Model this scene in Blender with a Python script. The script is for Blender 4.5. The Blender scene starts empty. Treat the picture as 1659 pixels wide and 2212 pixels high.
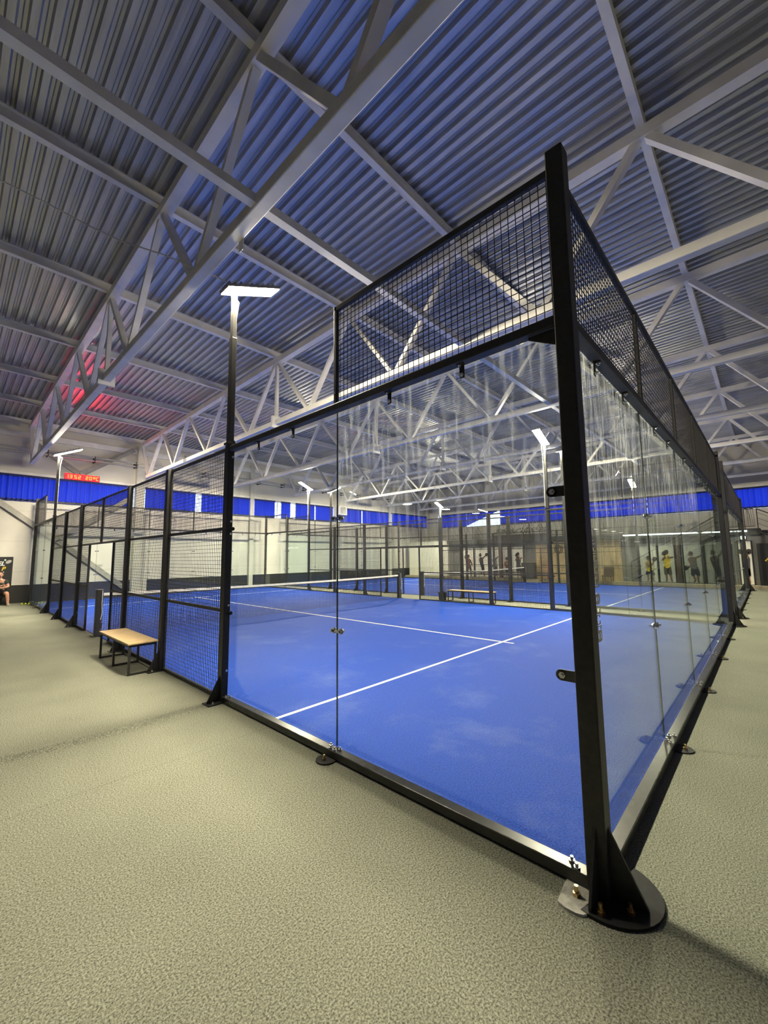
import bpy, math, random
from mathutils import Vector, Matrix
random.seed(7)
S = bpy.context.scene
COL = S.collection

# ------------------------------------------------------------------ camera, world, exposure
YAW, PITCH, ROLL = 0.81924, 0.107578, -0.010992
CAM = Vector((-2.3715, -0.7875, 1.6619))
d = Vector((math.sin(YAW)*math.cos(PITCH), math.cos(YAW)*math.cos(PITCH), math.sin(PITCH)))
r = Vector((math.cos(YAW), -math.sin(YAW), 0)); u = r.cross(d)
r2 = r*math.cos(ROLL)+u*math.sin(ROLL); u2 = -r*math.sin(ROLL)+u*math.cos(ROLL)
cd = bpy.data.cameras.new('camera'); cam = bpy.data.objects.new('camera', cd); COL.objects.link(cam)
cd.sensor_fit = 'VERTICAL'; cd.sensor_height = 36; cd.lens = 36*881.696/2212
cd.clip_start = .05; cd.clip_end = 200
cam.matrix_world = Matrix(((r2.x, u2.x, -d.x, CAM.x), (r2.y, u2.y, -d.y, CAM.y), (r2.z, u2.z, -d.z, CAM.z), (0, 0, 0, 1)))
S.camera = cam
W = bpy.data.worlds.new('world'); S.world = W; W.use_nodes = True
W.node_tree.nodes['Background'].inputs[0].default_value = (.55, .65, .85, 1)
W.node_tree.nodes['Background'].inputs[1].default_value = .35
S.view_settings.view_transform = 'Standard'; S.view_settings.look = 'None'
S.view_settings.exposure = 0.0; S.view_settings.gamma = 1.0
try: S.view_settings.use_curve_mapping = False
except Exception: pass
S.cycles.max_bounces = 10; S.cycles.diffuse_bounces = 4; S.cycles.glossy_bounces = 4
S.cycles.transparent_max_bounces = 24; S.cycles.sample_clamp_indirect = 6.0
S.cycles.use_denoising = True; S.cycles.caustics_reflective = False; S.cycles.caustics_refractive = False
LAMP = 1800.0        # strength of the court floodlights
PEND = 40.0         # pendant lamps in the part of the hall behind the camera
WIN = 1.7           # daylight in the window band

# ------------------------------------------------------------------ materials
def mat(name):
    m = bpy.data.materials.new(name); m.use_nodes = True
    nt = m.node_tree; b = nt.nodes['Principled BSDF']
    return m, nt, b
def N(nt, t, **k):
    n = nt.nodes.new(t)
    for a, v in k.items():
        if a.startswith('i_'): n.inputs[a[2:].replace('_', ' ')].default_value = v
        else: setattr(n, a, v)
    return n
def ramp(nt, src, p0, c0, p1, c1):
    n = nt.nodes.new('ShaderNodeValToRGB'); e = n.color_ramp.elements
    e[0].position = p0; e[0].color = (*c0, 1); e[1].position = p1; e[1].color = (*c1, 1)
    nt.links.new(src, n.inputs[0]); return n
def plain(name, c, rough=.5, metal=0., vary=.12, scale=6., bump=0., spec=.5):
    m, nt, b = mat(name)
    tc = N(nt, 'ShaderNodeTexCoord'); nz = N(nt, 'ShaderNodeTexNoise'); nz.inputs['Scale'].default_value = scale; nz.inputs['Detail'].default_value = 4
    nt.links.new(tc.outputs['Object'], nz.inputs['Vector'])
    lo = tuple(x*(1-vary) for x in c); hi = tuple(min(1, x*(1+vary)) for x in c)
    rp = ramp(nt, nz.outputs['Fac'], .3, lo, .7, hi); nt.links.new(rp.outputs[0], b.inputs['Base Color'])
    b.inputs['Roughness'].default_value = rough; b.inputs['Metallic'].default_value = metal
    b.inputs['Specular IOR Level'].default_value = spec
    if bump:
        bp = N(nt, 'ShaderNodeBump'); bp.inputs['Strength'].default_value = bump; bp.inputs['Distance'].default_value = .01
        nt.links.new(nz.outputs['Fac'], bp.inputs['Height']); nt.links.new(bp.outputs[0], b.inputs['Normal'])
    return m
def emit(name, c, s):
    m, nt, b = mat(name); b.inputs['Base Color'].default_value = (*c, 1)
    b.inputs['Emission Color'].default_value = (*c, 1); b.inputs['Emission Strength'].default_value = s
    return m

BLACK = plain('black_powder_coat', (.028, .028, .028), .46, .0, .2, 30., spec=.4)
BLACKM = plain('matt_black_plate', (.018, .019, .019), .6, .0, .2, 30., spec=.25)
RAILM = plain('satin_black_rail', (.075, .076, .07), .27, .35, .15, 12., spec=.6)
WIRE = plain('black_wire', (.012, .012, .013), .45, .2)
WHITE = plain('white_painted_steel', (.80, .79, .77), .45, 0., .10, 2.5)
CHROME = plain('zinc_bolt', (.75, .75, .73), .25, 1.)
BRASS = plain('brass_anchor', (.72, .52, .22), .28, 1.)
RUBBER = plain('black_rubber', (.015, .015, .016), .7)
GREYP = plain('grey_felt_plate', (.58, .58, .52), .9, 0, .25, 40.)
WALLM = None
DADO = plain('black_plinth', (.018, .019, .018), .55, 0, .3, 1.5)
BEIGE = plain('beige_plinth', (.30, .27, .2), .8)
COLM = plain('cream_column', (.60, .59, .53), .6, 0, .06)
WOODT = plain('light_wood_board', (.62, .45, .22), .45, 0, .12, 8.)
LINEM = plain('white_line_turf', (.80, .78, .68), .85, 0, .08, 60.)
TAPE = plain('white_net_tape', (.80, .79, .74), .7)
ORANGE = plain('warm_white', (.8, .7, .5), .5)
SKIN = plain('skin', (.50, .27, .18), .55)
DSHIRT = plain('dark_green_polo', (.018, .03, .028), .8)
DSHORT = plain('black_shorts', (.012, .012, .015), .85)
HAIR = plain('dark_hair', (.02, .013, .01), .6)
DGREY = plain('dark_grey_board', (.05, .052, .05), .6)
MGREY = plain('mid_grey_render', (.2, .2, .18), .7)
PANELW = plain('white_printed_board', (.72, .70, .60), .4, 0, .04)
BROWN = plain('brown_pillar', (.10, .065, .035), .6)
LEAFM = plain('green_leaf', (.06, .17, .02), .6, 0, .5, 20.)
DLEAF = plain('dark_leaf', (.03, .05, .02), .6, 0, .5, 20.)
RED = plain('red_plastic', (.5, .02, .01), .4)
YELLOW = plain('yellow_print', (.72, .5, .03), .5)
WHITEP = plain('white_print', (.8, .8, .78), .5)
PIPEM = plain('white_pipe', (.5, .5, .48), .4)
CABLE = plain('white_cable', (.7, .7, .68), .5)
LAMPBODY = plain('aluminium_lamp_body', (.35, .35, .34), .4, .7)
BASKET = plain('dark_plastic_basket', (.02, .022, .03), .5)
BALL = plain('yellow_felt_ball', (.6, .7, .05), .9)
LITE = emit('floodlight_led', (1.0, .88, .64), LAMP)
PENDM = emit('pendant_lamp_lens', (1., .93, .8), PEND)
TUBE = emit('tube_lamp', (1., .98, .93), 14.)
LEDM = emit('led_strip', (1., .98, .93), 16.)
WINM = emit('daylight_window', (.80, .90, 1.0), WIN)
LEDRED = emit('led_red_board', (1., .0004, .0012), 50.0)
LEDDIG = emit('led_digit', (1., .30, .03), 3.2)

def deck_mat():
    m, nt, b = mat('galvanised_roof_deck')
    tc = N(nt, 'ShaderNodeTexCoord'); mp = N(nt, 'ShaderNodeMapping'); mp.inputs['Scale'].default_value = (6, .5, 6)
    nz = N(nt, 'ShaderNodeTexNoise'); nz.inputs['Scale'].default_value = 2.; nz.inputs['Detail'].default_value = 5
    nt.links.new(tc.outputs['Object'], mp.inputs[0]); nt.links.new(mp.outputs[0], nz.inputs['Vector'])
    rp = ramp(nt, nz.outputs['Fac'], .3, (.42, .43, .45), .7, (.58, .59, .61)); nt.links.new(rp.outputs[0], b.inputs['Base Color'])
    rr = ramp(nt, nz.outputs['Fac'], .3, (.30,)*3, .7, (.42,)*3); nt.links.new(rr.outputs[0], b.inputs['Roughness'])
    b.inputs['Metallic'].default_value = .62
    return m
DECK = deck_mat()

def carpet_mat():
    m, nt, b = mat('olive_grey_needle_carpet')
    tc = N(nt, 'ShaderNodeTexCoord')
    n1 = N(nt, 'ShaderNodeTexNoise'); n1.inputs['Scale'].default_value = 115.; n1.inputs['Detail'].default_value = 5; n1.inputs['Roughness'].default_value = .75
    n2 = N(nt, 'ShaderNodeTexNoise'); n2.inputs['Scale'].default_value = 1.3; n2.inputs['Detail'].default_value = 3
    for n in (n1, n2): nt.links.new(tc.outputs['Object'], n.inputs['Vector'])
    rp = ramp(nt, n1.outputs['Fac'], .38, (.075, .078, .060), .62, (.43, .445, .355))
    r2_ = ramp(nt, n2.outputs['Fac'], .3, (.86,)*3, .7, (1.,)*3)
    mx = N(nt, 'ShaderNodeMix', data_type='RGBA', blend_type='MULTIPLY'); mx.inputs[0].default_value = 1
    nt.links.new(rp.outputs[0], mx.inputs[6]); nt.links.new(r2_.outputs[0], mx.inputs[7])
    # seams between the carpet rolls
    sp = N(nt, 'ShaderNodeSeparateXYZ'); nt.links.new(tc.outputs['Object'], sp.inputs[0])
    wob = N(nt, 'ShaderNodeMath', operation='MULTIPLY_ADD'); nt.links.new(n2.outputs['Fac'], wob.inputs[0]); wob.inputs[1].default_value = .02; nt.links.new(sp.outputs['Y'], wob.inputs[2])
    a = N(nt, 'ShaderNodeMath', operation='ADD'); a.inputs[1].default_value = 21.05; nt.links.new(wob.outputs[0], a.inputs[0])
    mo = N(nt, 'ShaderNodeMath', operation='MODULO'); mo.inputs[1].default_value = 4.; nt.links.new(a.outputs[0], mo.inputs[0])
    lt = N(nt, 'ShaderNodeMath', operation='LESS_THAN'); lt.inputs[1].default_value = .008; nt.links.new(mo.outputs[0], lt.inputs[0])
    m2 = N(nt, 'ShaderNodeMix', data_type='RGBA'); m2.inputs[7].default_value = (.07, .065, .05, 1)
    f = N(nt, 'ShaderNodeMath', operation='MULTIPLY'); f.inputs[1].default_value = .32; nt.links.new(lt.outputs[0], f.inputs[0])
    nt.links.new(f.outputs[0], m2.inputs[0]); nt.links.new(mx.outputs[2], m2.inputs[6]); nt.links.new(m2.outputs[2], b.inputs['Base Color'])
    bp = N(nt, 'ShaderNodeBump'); bp.inputs['Strength'].default_value = .12; bp.inputs['Distance'].default_value = .002
    nt.links.new(n1.outputs['Fac'], bp.inputs['Height']); nt.links.new(bp.outputs[0], b.inputs['Normal'])
    b.inputs['Roughness'].default_value = .95; b.inputs['Specular IOR Level'].default_value = .15
    return m
CARPET = carpet_mat()

def turf_mat():
    m, nt, b = mat('blue_artificial_turf')
    tc = N(nt, 'ShaderNodeTexCoord')
    n1 = N(nt, 'ShaderNodeTexNoise'); n1.inputs['Scale'].default_value = 85.; n1.inputs['Detail'].default_value = 5; n1.inputs['Roughness'].default_value = .75
    n2 = N(nt, 'ShaderNodeTexNoise'); n2.inputs['Scale'].default_value = .9; n2.inputs['Detail'].default_value = 8; n2.inputs['Roughness'].default_value = .7
    for n in (n1, n2): nt.links.new(tc.outputs['Object'], n.inputs['Vector'])
    rp = ramp(nt, n1.outputs['Fac'], .38, (.001, .017, .18), .63, (.008, .078, .53))
    sand = ramp(nt, n2.outputs['Fac'], .52, (0,)*3, .78, (.34,)*3)
    mul = N(nt, 'ShaderNodeMath', operation='MULTIPLY'); nt.links.new(sand.outputs[0], mul.inputs[0]); nt.links.new(n1.outputs['Fac'], mul.inputs[1])
    mx = N(nt, 'ShaderNodeMix', data_type='RGBA'); mx.inputs[7].default_value = (.34, .42, .62, 1)
    nt.links.new(mul.outputs[0], mx.inputs[0]); nt.links.new(rp.outputs[0], mx.inputs[6]); nt.links.new(mx.outputs[2], b.inputs['Base Color'])
    bp = N(nt, 'ShaderNodeBump'); bp.inputs['Strength'].default_value = .5; bp.inputs['Distance'].default_value = .005
    nt.links.new(n1.outputs['Fac'], bp.inputs['Height']); nt.links.new(bp.outputs[0], b.inputs['Normal'])
    b.inputs['Roughness'].default_value = .8; b.inputs['Specular IOR Level'].default_value = .25
    return m
TURF = turf_mat()

def wall_mat():
    m, nt, b = mat('white_wall_panel')
    tc = N(nt, 'ShaderNodeTexCoord')
    n2 = N(nt, 'ShaderNodeTexNoise'); n2.inputs['Scale'].default_value = .6; n2.inputs['Detail'].default_value = 5
    nt.links.new(tc.outputs['Object'], n2.inputs['Vector'])
    rp = ramp(nt, n2.outputs['Fac'], .3, (.60, .585, .53), .7, (.72, .70, .64))
    sp = N(nt, 'ShaderNodeSeparateXYZ'); nt.links.new(tc.outputs['Object'], sp.inputs[0])
    mo = N(nt, 'ShaderNodeMath', operation='MODULO'); mo.inputs[1].default_value = 1.2; nt.links.new(sp.outputs['Z'], mo.inputs[0])
    lt = N(nt, 'ShaderNodeMath', operation='LESS_THAN'); lt.inputs[1].default_value = .015; nt.links.new(mo.outputs[0], lt.inputs[0])
    f = N(nt, 'ShaderNodeMath', operation='MULTIPLY'); f.inputs[1].default_value = .35; nt.links.new(lt.outputs[0], f.inputs[0])
    mx = N(nt, 'ShaderNodeMix', data_type='RGBA'); mx.inputs[7].default_value = (.3, .29, .26, 1)
    nt.links.new(f.outputs[0], mx.inputs[0]); nt.links.new(rp.outputs[0], mx.inputs[6]); nt.links.new(mx.outputs[2], b.inputs['Base Color'])
    b.inputs['Roughness'].default_value = .6
    return m
WALLM = wall_mat()

def glass_mat(name, smear):
    m, nt, b = mat(name); nt.nodes.remove(b); out = nt.nodes['Material Output']
    g = N(nt, 'ShaderNodeNewGeometry'); ma = N(nt, 'ShaderNodeMath', operation='MULTIPLY_ADD')
    ma.inputs[1].default_value = -.8333; ma.inputs[2].default_value = 1.5
    nt.links.new(g.outputs['Backfacing'], ma.inputs[0])
    fr = N(nt, 'ShaderNodeFresnel'); nt.links.new(ma.outputs[0], fr.inputs['IOR'])
    tr = N(nt, 'ShaderNodeBsdfTransparent'); tr.inputs[0].default_value = (.955, .978, .968, 1)
    gl = N(nt, 'ShaderNodeBsdfGlossy'); gl.inputs['Roughness'].default_value = .0; gl.inputs[0].default_value = (.95, 1, .98, 1)
    mx = N(nt, 'ShaderNodeMixShader'); nt.links.new(fr.outputs[0], mx.inputs[0]); nt.links.new(tr.outputs[0], mx.inputs[1]); nt.links.new(gl.outputs[0], mx.inputs[2])
    # wiping streaks high up on the panes
    tc = N(nt, 'ShaderNodeTexCoord'); mp = N(nt, 'ShaderNodeMapping'); mp.inputs['Scale'].default_value = (11, 11, 1.0)
    nz = N(nt, 'ShaderNodeTexNoise'); nz.inputs['Scale'].default_value = 2.2; nz.inputs['Detail'].default_value = 6; nz.inputs['Roughness'].default_value = .7
    nt.links.new(tc.outputs['Object'], mp.inputs[0]); nt.links.new(mp.outputs[0], nz.inputs['Vector'])
    sr = ramp(nt, nz.outputs['Fac'], .5, (0,)*3, .78, (.5,)*3)
    sp = N(nt, 'ShaderNodeSeparateXYZ'); nt.links.new(tc.outputs['Object'], sp.inputs[0])
    mr = N(nt, 'ShaderNodeMapRange'); mr.inputs['From Min'].default_value = 1.4; mr.inputs['From Max'].default_value = 2.3; nt.links.new(sp.outputs['Z'], mr.inputs['Value'])
    mu = N(nt, 'ShaderNodeMath', operation='MULTIPLY'); nt.links.new(sr.outputs[0], mu.inputs[0]); nt.links.new(mr.outputs[0], mu.inputs[1])
    df = N(nt, 'ShaderNodeBsdfTranslucent'); df.inputs[0].default_value = (.8, .85, .85, 1)
    m2 = N(nt, 'ShaderNodeMixShader'); nt.links.new(mu.outputs[0], m2.inputs[0]); nt.links.new(mx.outputs[0], m2.inputs[1]); nt.links.new(df.outputs[0], m2.inputs[2])
    nt.links.new((m2 if smear else mx).outputs[0], out.inputs['Surface'])
    return m
GLASS = glass_mat('tempered_glass', False)
SMEAR = glass_mat('smeared_glass', True)
GEDGE = plain('green_glass_edge', (.025, .045, .045), .2)

def curtain_mat():
    m, nt, b = mat('blue_curtain_cloth'); out = nt.nodes['Material Output']
    tl = N(nt, 'ShaderNodeBsdfTranslucent'); tl.inputs[0].default_value = (.02, .06, .75, 1)
    b.inputs['Base Color'].default_value = (.014, .042, .46, 1); b.inputs['Roughness'].default_value = .7
    mx = N(nt, 'ShaderNodeMixShader'); mx.inputs[0].default_value = .36
    nt.links.new(b.outputs[0], mx.inputs[1]); nt.links.new(tl.outputs[0], mx.inputs[2]); nt.links.new(mx.outputs[0], out.inputs['Surface'])
    return m
CURT = curtain_mat()
NAVY = plain('navy_hem', (.006, .012, .10), .7)

# ------------------------------------------------------------------ builders
class MB:
    def __init__(s): s.v = []; s.f = []
    def add(s, vs, fs):
        o = len(s.v); s.v += [tuple(p) for p in vs]; s.f += [tuple(i+o for i in f) for f in fs]; return s
    BF = ((0, 3, 2, 1), (4, 5, 6, 7), (0, 1, 5, 4), (1, 2, 6, 5), (2, 3, 7, 6), (3, 0, 4, 7))
    def box(s, a, b):
        x0, y0, z0 = [min(p, q) for p, q in zip(a, b)]; x1, y1, z1 = [max(p, q) for p, q in zip(a, b)]
        return s.add([(x0, y0, z0), (x1, y0, z0), (x1, y1, z0), (x0, y1, z0), (x0, y0, z1), (x1, y0, z1), (x1, y1, z1), (x0, y1, z1)], s.BF)
    def bbox(s, a, b, c=.004):
        """box with chamfered edges"""
        lo = [min(p, q) for p, q in zip(a, b)]; hi = [max(p, q) for p, q in zip(a, b)]
        c = min(c, min(h-l for l, h in zip(lo, hi))*.4)
        import bmesh
        bm = bmesh.new(); bmesh.ops.create_cube(bm, size=1)
        for v in bm.verts:
            for i in range(3): v.co[i] = lo[i] if v.co[i] < 0 else hi[i]
        bmesh.ops.bevel(bm, geom=bm.edges[:], offset=c, segments=2, affect='EDGES', profile=.5)
        bm.verts.index_update()
        s.add([v.co[:] for v in bm.verts], [[v.index for v in f.verts] for f in bm.faces]); bm.free(); return s
    def bar(s, p, q, w, h, up=(0, 0, 1)):
        p = Vector(p); q = Vector(q); t = (q-p).normalized(); up = Vector(up)
        if abs(t.dot(up)) > .99: up = Vector((1, 0, 0))
        a = t.cross(up).normalized()*w/2; b = a.cross(t).normalized()*h/2
        return s.add([p-a-b, p+a-b, q+a-b, q-a-b, p-a+b, p+a+b, q+a+b, q-a+b], s.BF)
    def rod(s, p, q, r0, r1=None, n=12, cap=True):
        r1 = r0 if r1 is None else r1
        p = Vector(p); q = Vector(q); t = (q-p).normalized()
        up = Vector((0, 0, 1)) if abs(t.z) < .9 else Vector((1, 0, 0))
        a = t.cross(up).normalized(); b = t.cross(a)
        vs = []; fs = []
        for c, rr in ((p, r0), (q, r1)):
            for i in range(n):
                k = 2*math.pi*i/n; vs.append(c+a*rr*math.cos(k)+b*rr*math.sin(k))
        for i in range(n): j = (i+1) % n; fs.append((i, j, n+j, n+i))
        if cap: fs.append(tuple(range(n-1, -1, -1))); fs.append(tuple(range(n, 2*n)))
        return s.add(vs, fs)
    def tube(s, pts, r, n=8):
        pts = [Vector(p) for p in pts]; vs = []; fs = []
        for k, p in enumerate(pts):
            t = (pts[min(k+1, len(pts)-1)]-pts[max(k-1, 0)]).normalized()
            up = Vector((0, 0, 1)) if abs(t.z) < .9 else Vector((1, 0, 0))
            a = t.cross(up).normalized(); b = t.cross(a)
            rr = r[k] if isinstance(r, (list, tuple)) else r
            for i in range(n):
                w = 2*math.pi*i/n; vs.append(p+a*rr*math.cos(w)+b*rr*math.sin(w))
        for k in range(len(pts)-1):
            for i in range(n): j = (i+1) % n; fs.append((k*n+i, k*n+j, k*n+n+j, k*n+n+i))
        fs.append(tuple(range(n-1, -1, -1))); o = (len(pts)-1)*n; fs.append(tuple(range(o, o+n)))
        return s.add(vs, fs)
    def prism(s, poly, vec):
        n = len(poly); vec = Vector(vec); a = [Vector(p) for p in poly]; b = [p+vec for p in a]
        return s.add(a+b, [tuple(range(n-1, -1, -1)), tuple(range(n, 2*n))]+[(i, (i+1) % n, n+(i+1) % n, n+i) for i in range(n)])
    def ball(s, c, rad, nu=12, nv=8):
        c = Vector(c); R = rad if isinstance(rad, (tuple, list)) else (rad,)*3
        vs = [c+Vector((0, 0, -R[2]))]; fs = []
        for j in range(1, nv):
            t = -math.pi/2+math.pi*j/nv
            for i in range(nu):
                k = 2*math.pi*i/nu; vs.append(c+Vector((R[0]*math.cos(t)*math.cos(k), R[1]*math.cos(t)*math.sin(k), R[2]*math.sin(t))))
        vs.append(c+Vector((0, 0, R[2]))); L = len(vs)-1
        for i in range(nu): fs.append((0, 1+(i+1) % nu, 1+i)); fs.append((L, 1+(nv-2)*nu+i, 1+(nv-2)*nu+(i+1) % nu))
        for j in range(nv-2):
            for i in range(nu): a = 1+j*nu; fs.append((a+i, a+(i+1) % nu, a+nu+(i+1) % nu, a+nu+i))
        return s.add(vs, fs)
    def build(s, name, m, parent=None, smooth=False, label=None):
        off = wloc(parent) if parent else Vector()
        me = bpy.data.meshes.new(name); me.from_pydata([tuple(Vector(p)-off) for p in s.v], [], s.f)
        me.materials.append(m); me.update()
        if smooth:
            for p in me.polygons: p.use_smooth = True
        o = bpy.data.objects.new(name, me); COL.objects.link(o)
        if parent: o.parent = parent
        if label: o['label'] = label
        return o
def wloc(o):
    v = Vector()
    while o: v = v+o.location; o = o.parent
    return v
def tag(o, label, cat, group=None, kind=None):
    o['label'] = label; o['category'] = cat
    if group: o['group'] = group
    if kind: o['kind'] = kind
    return o
def thing(name, label, cat, loc=(0, 0, 0), group=None):
    o = bpy.data.objects.new(name, None); o.empty_display_size = .1; COL.objects.link(o); o.location = loc
    return tag(o, label, cat, group)
def struct(name, mb, m, label=None, smooth=False):
    o = mb.build(name, m, None, smooth); o['kind'] = 'structure'
    if label: o['label'] = label
    return o
ORD = ['first', 'second', 'third', 'fourth', 'fifth', 'sixth', 'seventh', 'eighth', 'ninth', 'tenth']

# ------------------------------------------------------------------ room shell
XL, XR, YN, YF = -27.0, 26.5, -10.0, 20.75
def ztop(y): return 7.345-.0125*y            # top of the trusses
struct('floor', MB().box((XL, YN, -.12), (XR, YF, 0)), CARPET)
vs = []; fs = []; rnd = random.Random(3); nx = 40; ny = 9
for i in range(nx+1):
    f = i/nx; x = -6.0+5.75*f; yc = 4.03+.05*math.sin(x*1.7); h = .028*min(1, (1-f)*8)
    for j in range(ny):
        g = j/(ny-1)*2-1; vs.append((x, yc+g*.11, .0005+h*(math.cos(g*math.pi/2)**2)))
for i in range(nx):
    for j in range(ny-1): a = i*ny+j; fs.append((a, a+ny, a+ny+1, a+1))
struct('floor_ripple', MB().add(vs, fs), CARPET, smooth=True)
ZR = 7.9
struct('wall_back', MB().box((XL, YF, 0), (XR, YF+.2, 4.0)).box((XL, YF, 5.0), (XR, YF+.2, ZR)), WALLM)
struct('wall_right', MB().box((XR, YN, 0), (XR+.2, YF+.2, 3.95)).box((XR, YN, 5.0), (XR+.2, YF+.2, ZR)), WALLM)
struct('wall_front', MB().box((XL, YN-.2, 0), (XR, YN, 4.0)).box((XL, YN-.2, 5.0), (XR, YN, ZR)), WALLM)
struct('wall_left', MB().box((XL-.2, YN-.2, 0), (XL, YF+.2, ZR)), WALLM)
struct('baseboard_back', MB().box((XL, YF-.03, 0), (3.5, YF, .69)).box((4.2, YF-.03, 0), (9.3, YF, .69)).box((9.62, YF-.03, 0), (15.4, YF, .69)).box((16.1, YF-.03, 0), (21.0, YF, .69)).box((21.4, YF-.03, 0), (XR, YF, .69)), DADO)
struct('baseboard_front', MB().box((XL, YN, 0), (XR, YN+.03, .69)), DADO)
def window_band(name, a, b):
    struct(name, MB().box(a, b), WINM)
window_band('window_1', (XL, YF+.12, 4.0), (XR, YF+.14, 5.0))
window_band('window_2', (XR+.12, YN, 3.95), (XR+.14, YF, 5.0))
window_band('window_3', (XL, YN-.14, 4.06), (XR, YN-.12, 5.0))
mb = MB()                                              # mullions of the window band
x = XL+.4
while x < XR:
    mb.box((x, YF+.06, 4.0), (x+.06, YF+.12, 5.0)); x += 1.35
for z in (4.0, 4.25, 4.5, 4.75, 4.96): mb.box((XL, YF+.07, z), (XR, YF+.11, z+.025))
struct('trim_1', mb, WHITE)
# corrugated roof deck, ribs along y
mb = MB(); P_ = .18; n = int((XR-XL)/P_)+1; prof = []
for i in range(n):
    x0 = XL+i*P_
    prof += [(x0, 0), (x0+.068, 0), (x0+.088, .058), (x0+.118, .058), (x0+.124, .05), (x0+.130, .058), (x0+.160, .058)]
vs = []; fs = []
for y in (YN-.2, YF+.2):
    for (x, z) in prof: vs.append((x, y, ztop(y)+.185+z))
L = len(prof)
for i in range(L-1): fs.append((i, i+1, L+i+1, L+i))
mb.add(vs, fs)
dk = struct('ceiling', mb, DECK)
sol = dk.modifiers.new('thickness', 'SOLIDIFY'); sol.thickness = .004; sol.offset = 1
# wall columns carrying the trusses
for i, xc in enumerate((-60, 3.66, 9.45, 15.75, 21.2, 26.25)):
    if i == 0: continue
    w = .34 if i in (1, 3) else (.5 if i == 5 else .24)
    struct('column', MB().box((xc-w/2, YF-.30 if i in (1, 3) else YF-.16, 0), (xc+w/2, YF, 6.95)), COLM)
struct('column', MB().box((XR-.16, 19.75, 0), (XR, YF, 6.95)), COLM)
struct('trim_2', MB().box((XL, YF-.14, 6.55), (XR, YF, 6.78)).box((XL, YF-.05, 5.06), (XR, YF, 5.16)).box((XR-.14, YN, 6.35), (XR, YF, 6.6)).box((XR-.10, YN, 5.06), (XR, YF, 5.2)), WHITE)
BRACE = plain('grey_steel_brace', (.34, .335, .31), .5)
# steel wind braces on the back wall
for a, b_, lab in (((-1.3, 4.05), (.72, 2.45), 'steel wall brace falling from the curtain towards the far court corner'),
                   ((.80, 2.42), (3.35, .28), 'steel wall brace falling to the column behind the court doorway'),
                   ((.80, 2.52), (3.3, 4.45), 'steel wall brace rising from the joint to the cream column'),
                   ((1.35, 5.35), (3.35, 6.75), 'steel brace rising right above the red clock'),
                   ((1.30, 5.35), (-.25, 6.4), 'steel brace rising left above the red clock')):
    tag(MB().bar((a[0], YF-.1, a[1]), (b_[0], YF-.1, b_[1]), .20, .10, up=(0, 1, 0)).build('wall_brace', BRACE), lab, 'brace', 'braces on the back wall')
for z, lab, yy in ((6.08, 'upper white heating pipe along the back wall', .36), (5.93, 'lower white heating pipe along the back wall', .36)):
    t = thing('heating_pipe', lab, 'pipe', (6, YF-yy, z))
    MB().rod((XL+.1, YF-yy, z), (XR-.2, YF-yy, z), .035).build('pipe_run', PIPEM, t, True)
    x = -3.
    while x < 22:
        MB().box((x-.012, YF-yy-.045, z-.05), (x+.012, YF-.001, z+.05)).build('pipe_clip', BLACK, t); x += 1.6

# ------------------------------------------------------------------ curtains
def curtain(p, q, z0, z1, nrm, lab, amp=.05, wl=.17, drop=None):
    """pleated cloth between two plan points, hem and heading as parts"""
    p = Vector(p); q = Vector(q); L = (q-p).length; nrm = Vector(nrm); nseg = max(8, int(L/.03))
    t = thing('curtain', lab, 'curtain', tuple(p+Vector((0, 0, z0))), 'blue curtains on the window band')
    def grid(za, zb, k=1., th=.0):
        vs = []; fs = []; rows = 5
        for j in range(rows):
            for i in range(nseg+1):
                f = i/nseg; ph = 2*math.pi*f*L/wl
                dd = amp*k*(math.sin(ph+.9*math.sin(ph*.23))+.45*math.sin(ph*.41+1.7))*(.75+.25*j/rows)
                c = p.lerp(q, f)+nrm*(dd+th)
                z = za+(zb-za)*j/(rows-1)
                if drop: z = max(z, za+(zb-za)*drop(f)) if j < rows-1 else z
                vs.append((c.x, c.y, z))
        for j in range(rows-1):
            for i in range(nseg): a = j*(nseg+1)+i; fs.append((a, a+1, a+nseg+2, a+nseg+1))
        return MB().add(vs, fs)
    o = grid(z0+.08, z1).build('cloth', CURT, t, True)
    if not drop:
        grid(z0, z0+.08).build('hem', NAVY, t, True)
    MB().bar(tuple(p)[:2]+(z1+.03,), tuple(q)[:2]+(z1+.03,), .05, .09).build('curtain_rail', NAVY, t)
yb = YF-.10
segs = [(-26.8, -16.5, 'long blue curtain at the far left end of the back wall'), (-16.45, -6.25, 'long blue curtain left of the picture edge on the back wall'), (-6.2, -2.1, 'blue curtain at the left picture edge of the back wall'), (-2.05, 3.42, 'wide blue curtain under the red clock'),
        (3.92, 6.24, 'blue curtain just right of the cream column'), (6.58, 9.32, 'blue curtain between a bright gap and a slim column'),
        (9.6, 10.98, 'short blue curtain left of the gridded window gap'), (11.38, 12.04, 'narrowest blue curtain between two bright window gaps'),
        (12.46, 13.9, 'blue curtain just right of the white window gap'), (13.98, 15.45, 'blue curtain ending at the air conditioner column'),
        (16.1, 18.15, 'blue curtain right of the air conditioner'), (18.24, 21.05, 'blue curtain ending at the slim column by the room corner'),
        (21.4, 26.0, 'last blue curtain of the back wall at the room corner')]
for a, b_, lab in segs: curtain((a, yb, 0), (b_, yb, 0), 4.0, 4.97, (0, -1, 0), lab, wl=.15+.1*random.random())
xb = XR-.10
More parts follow.
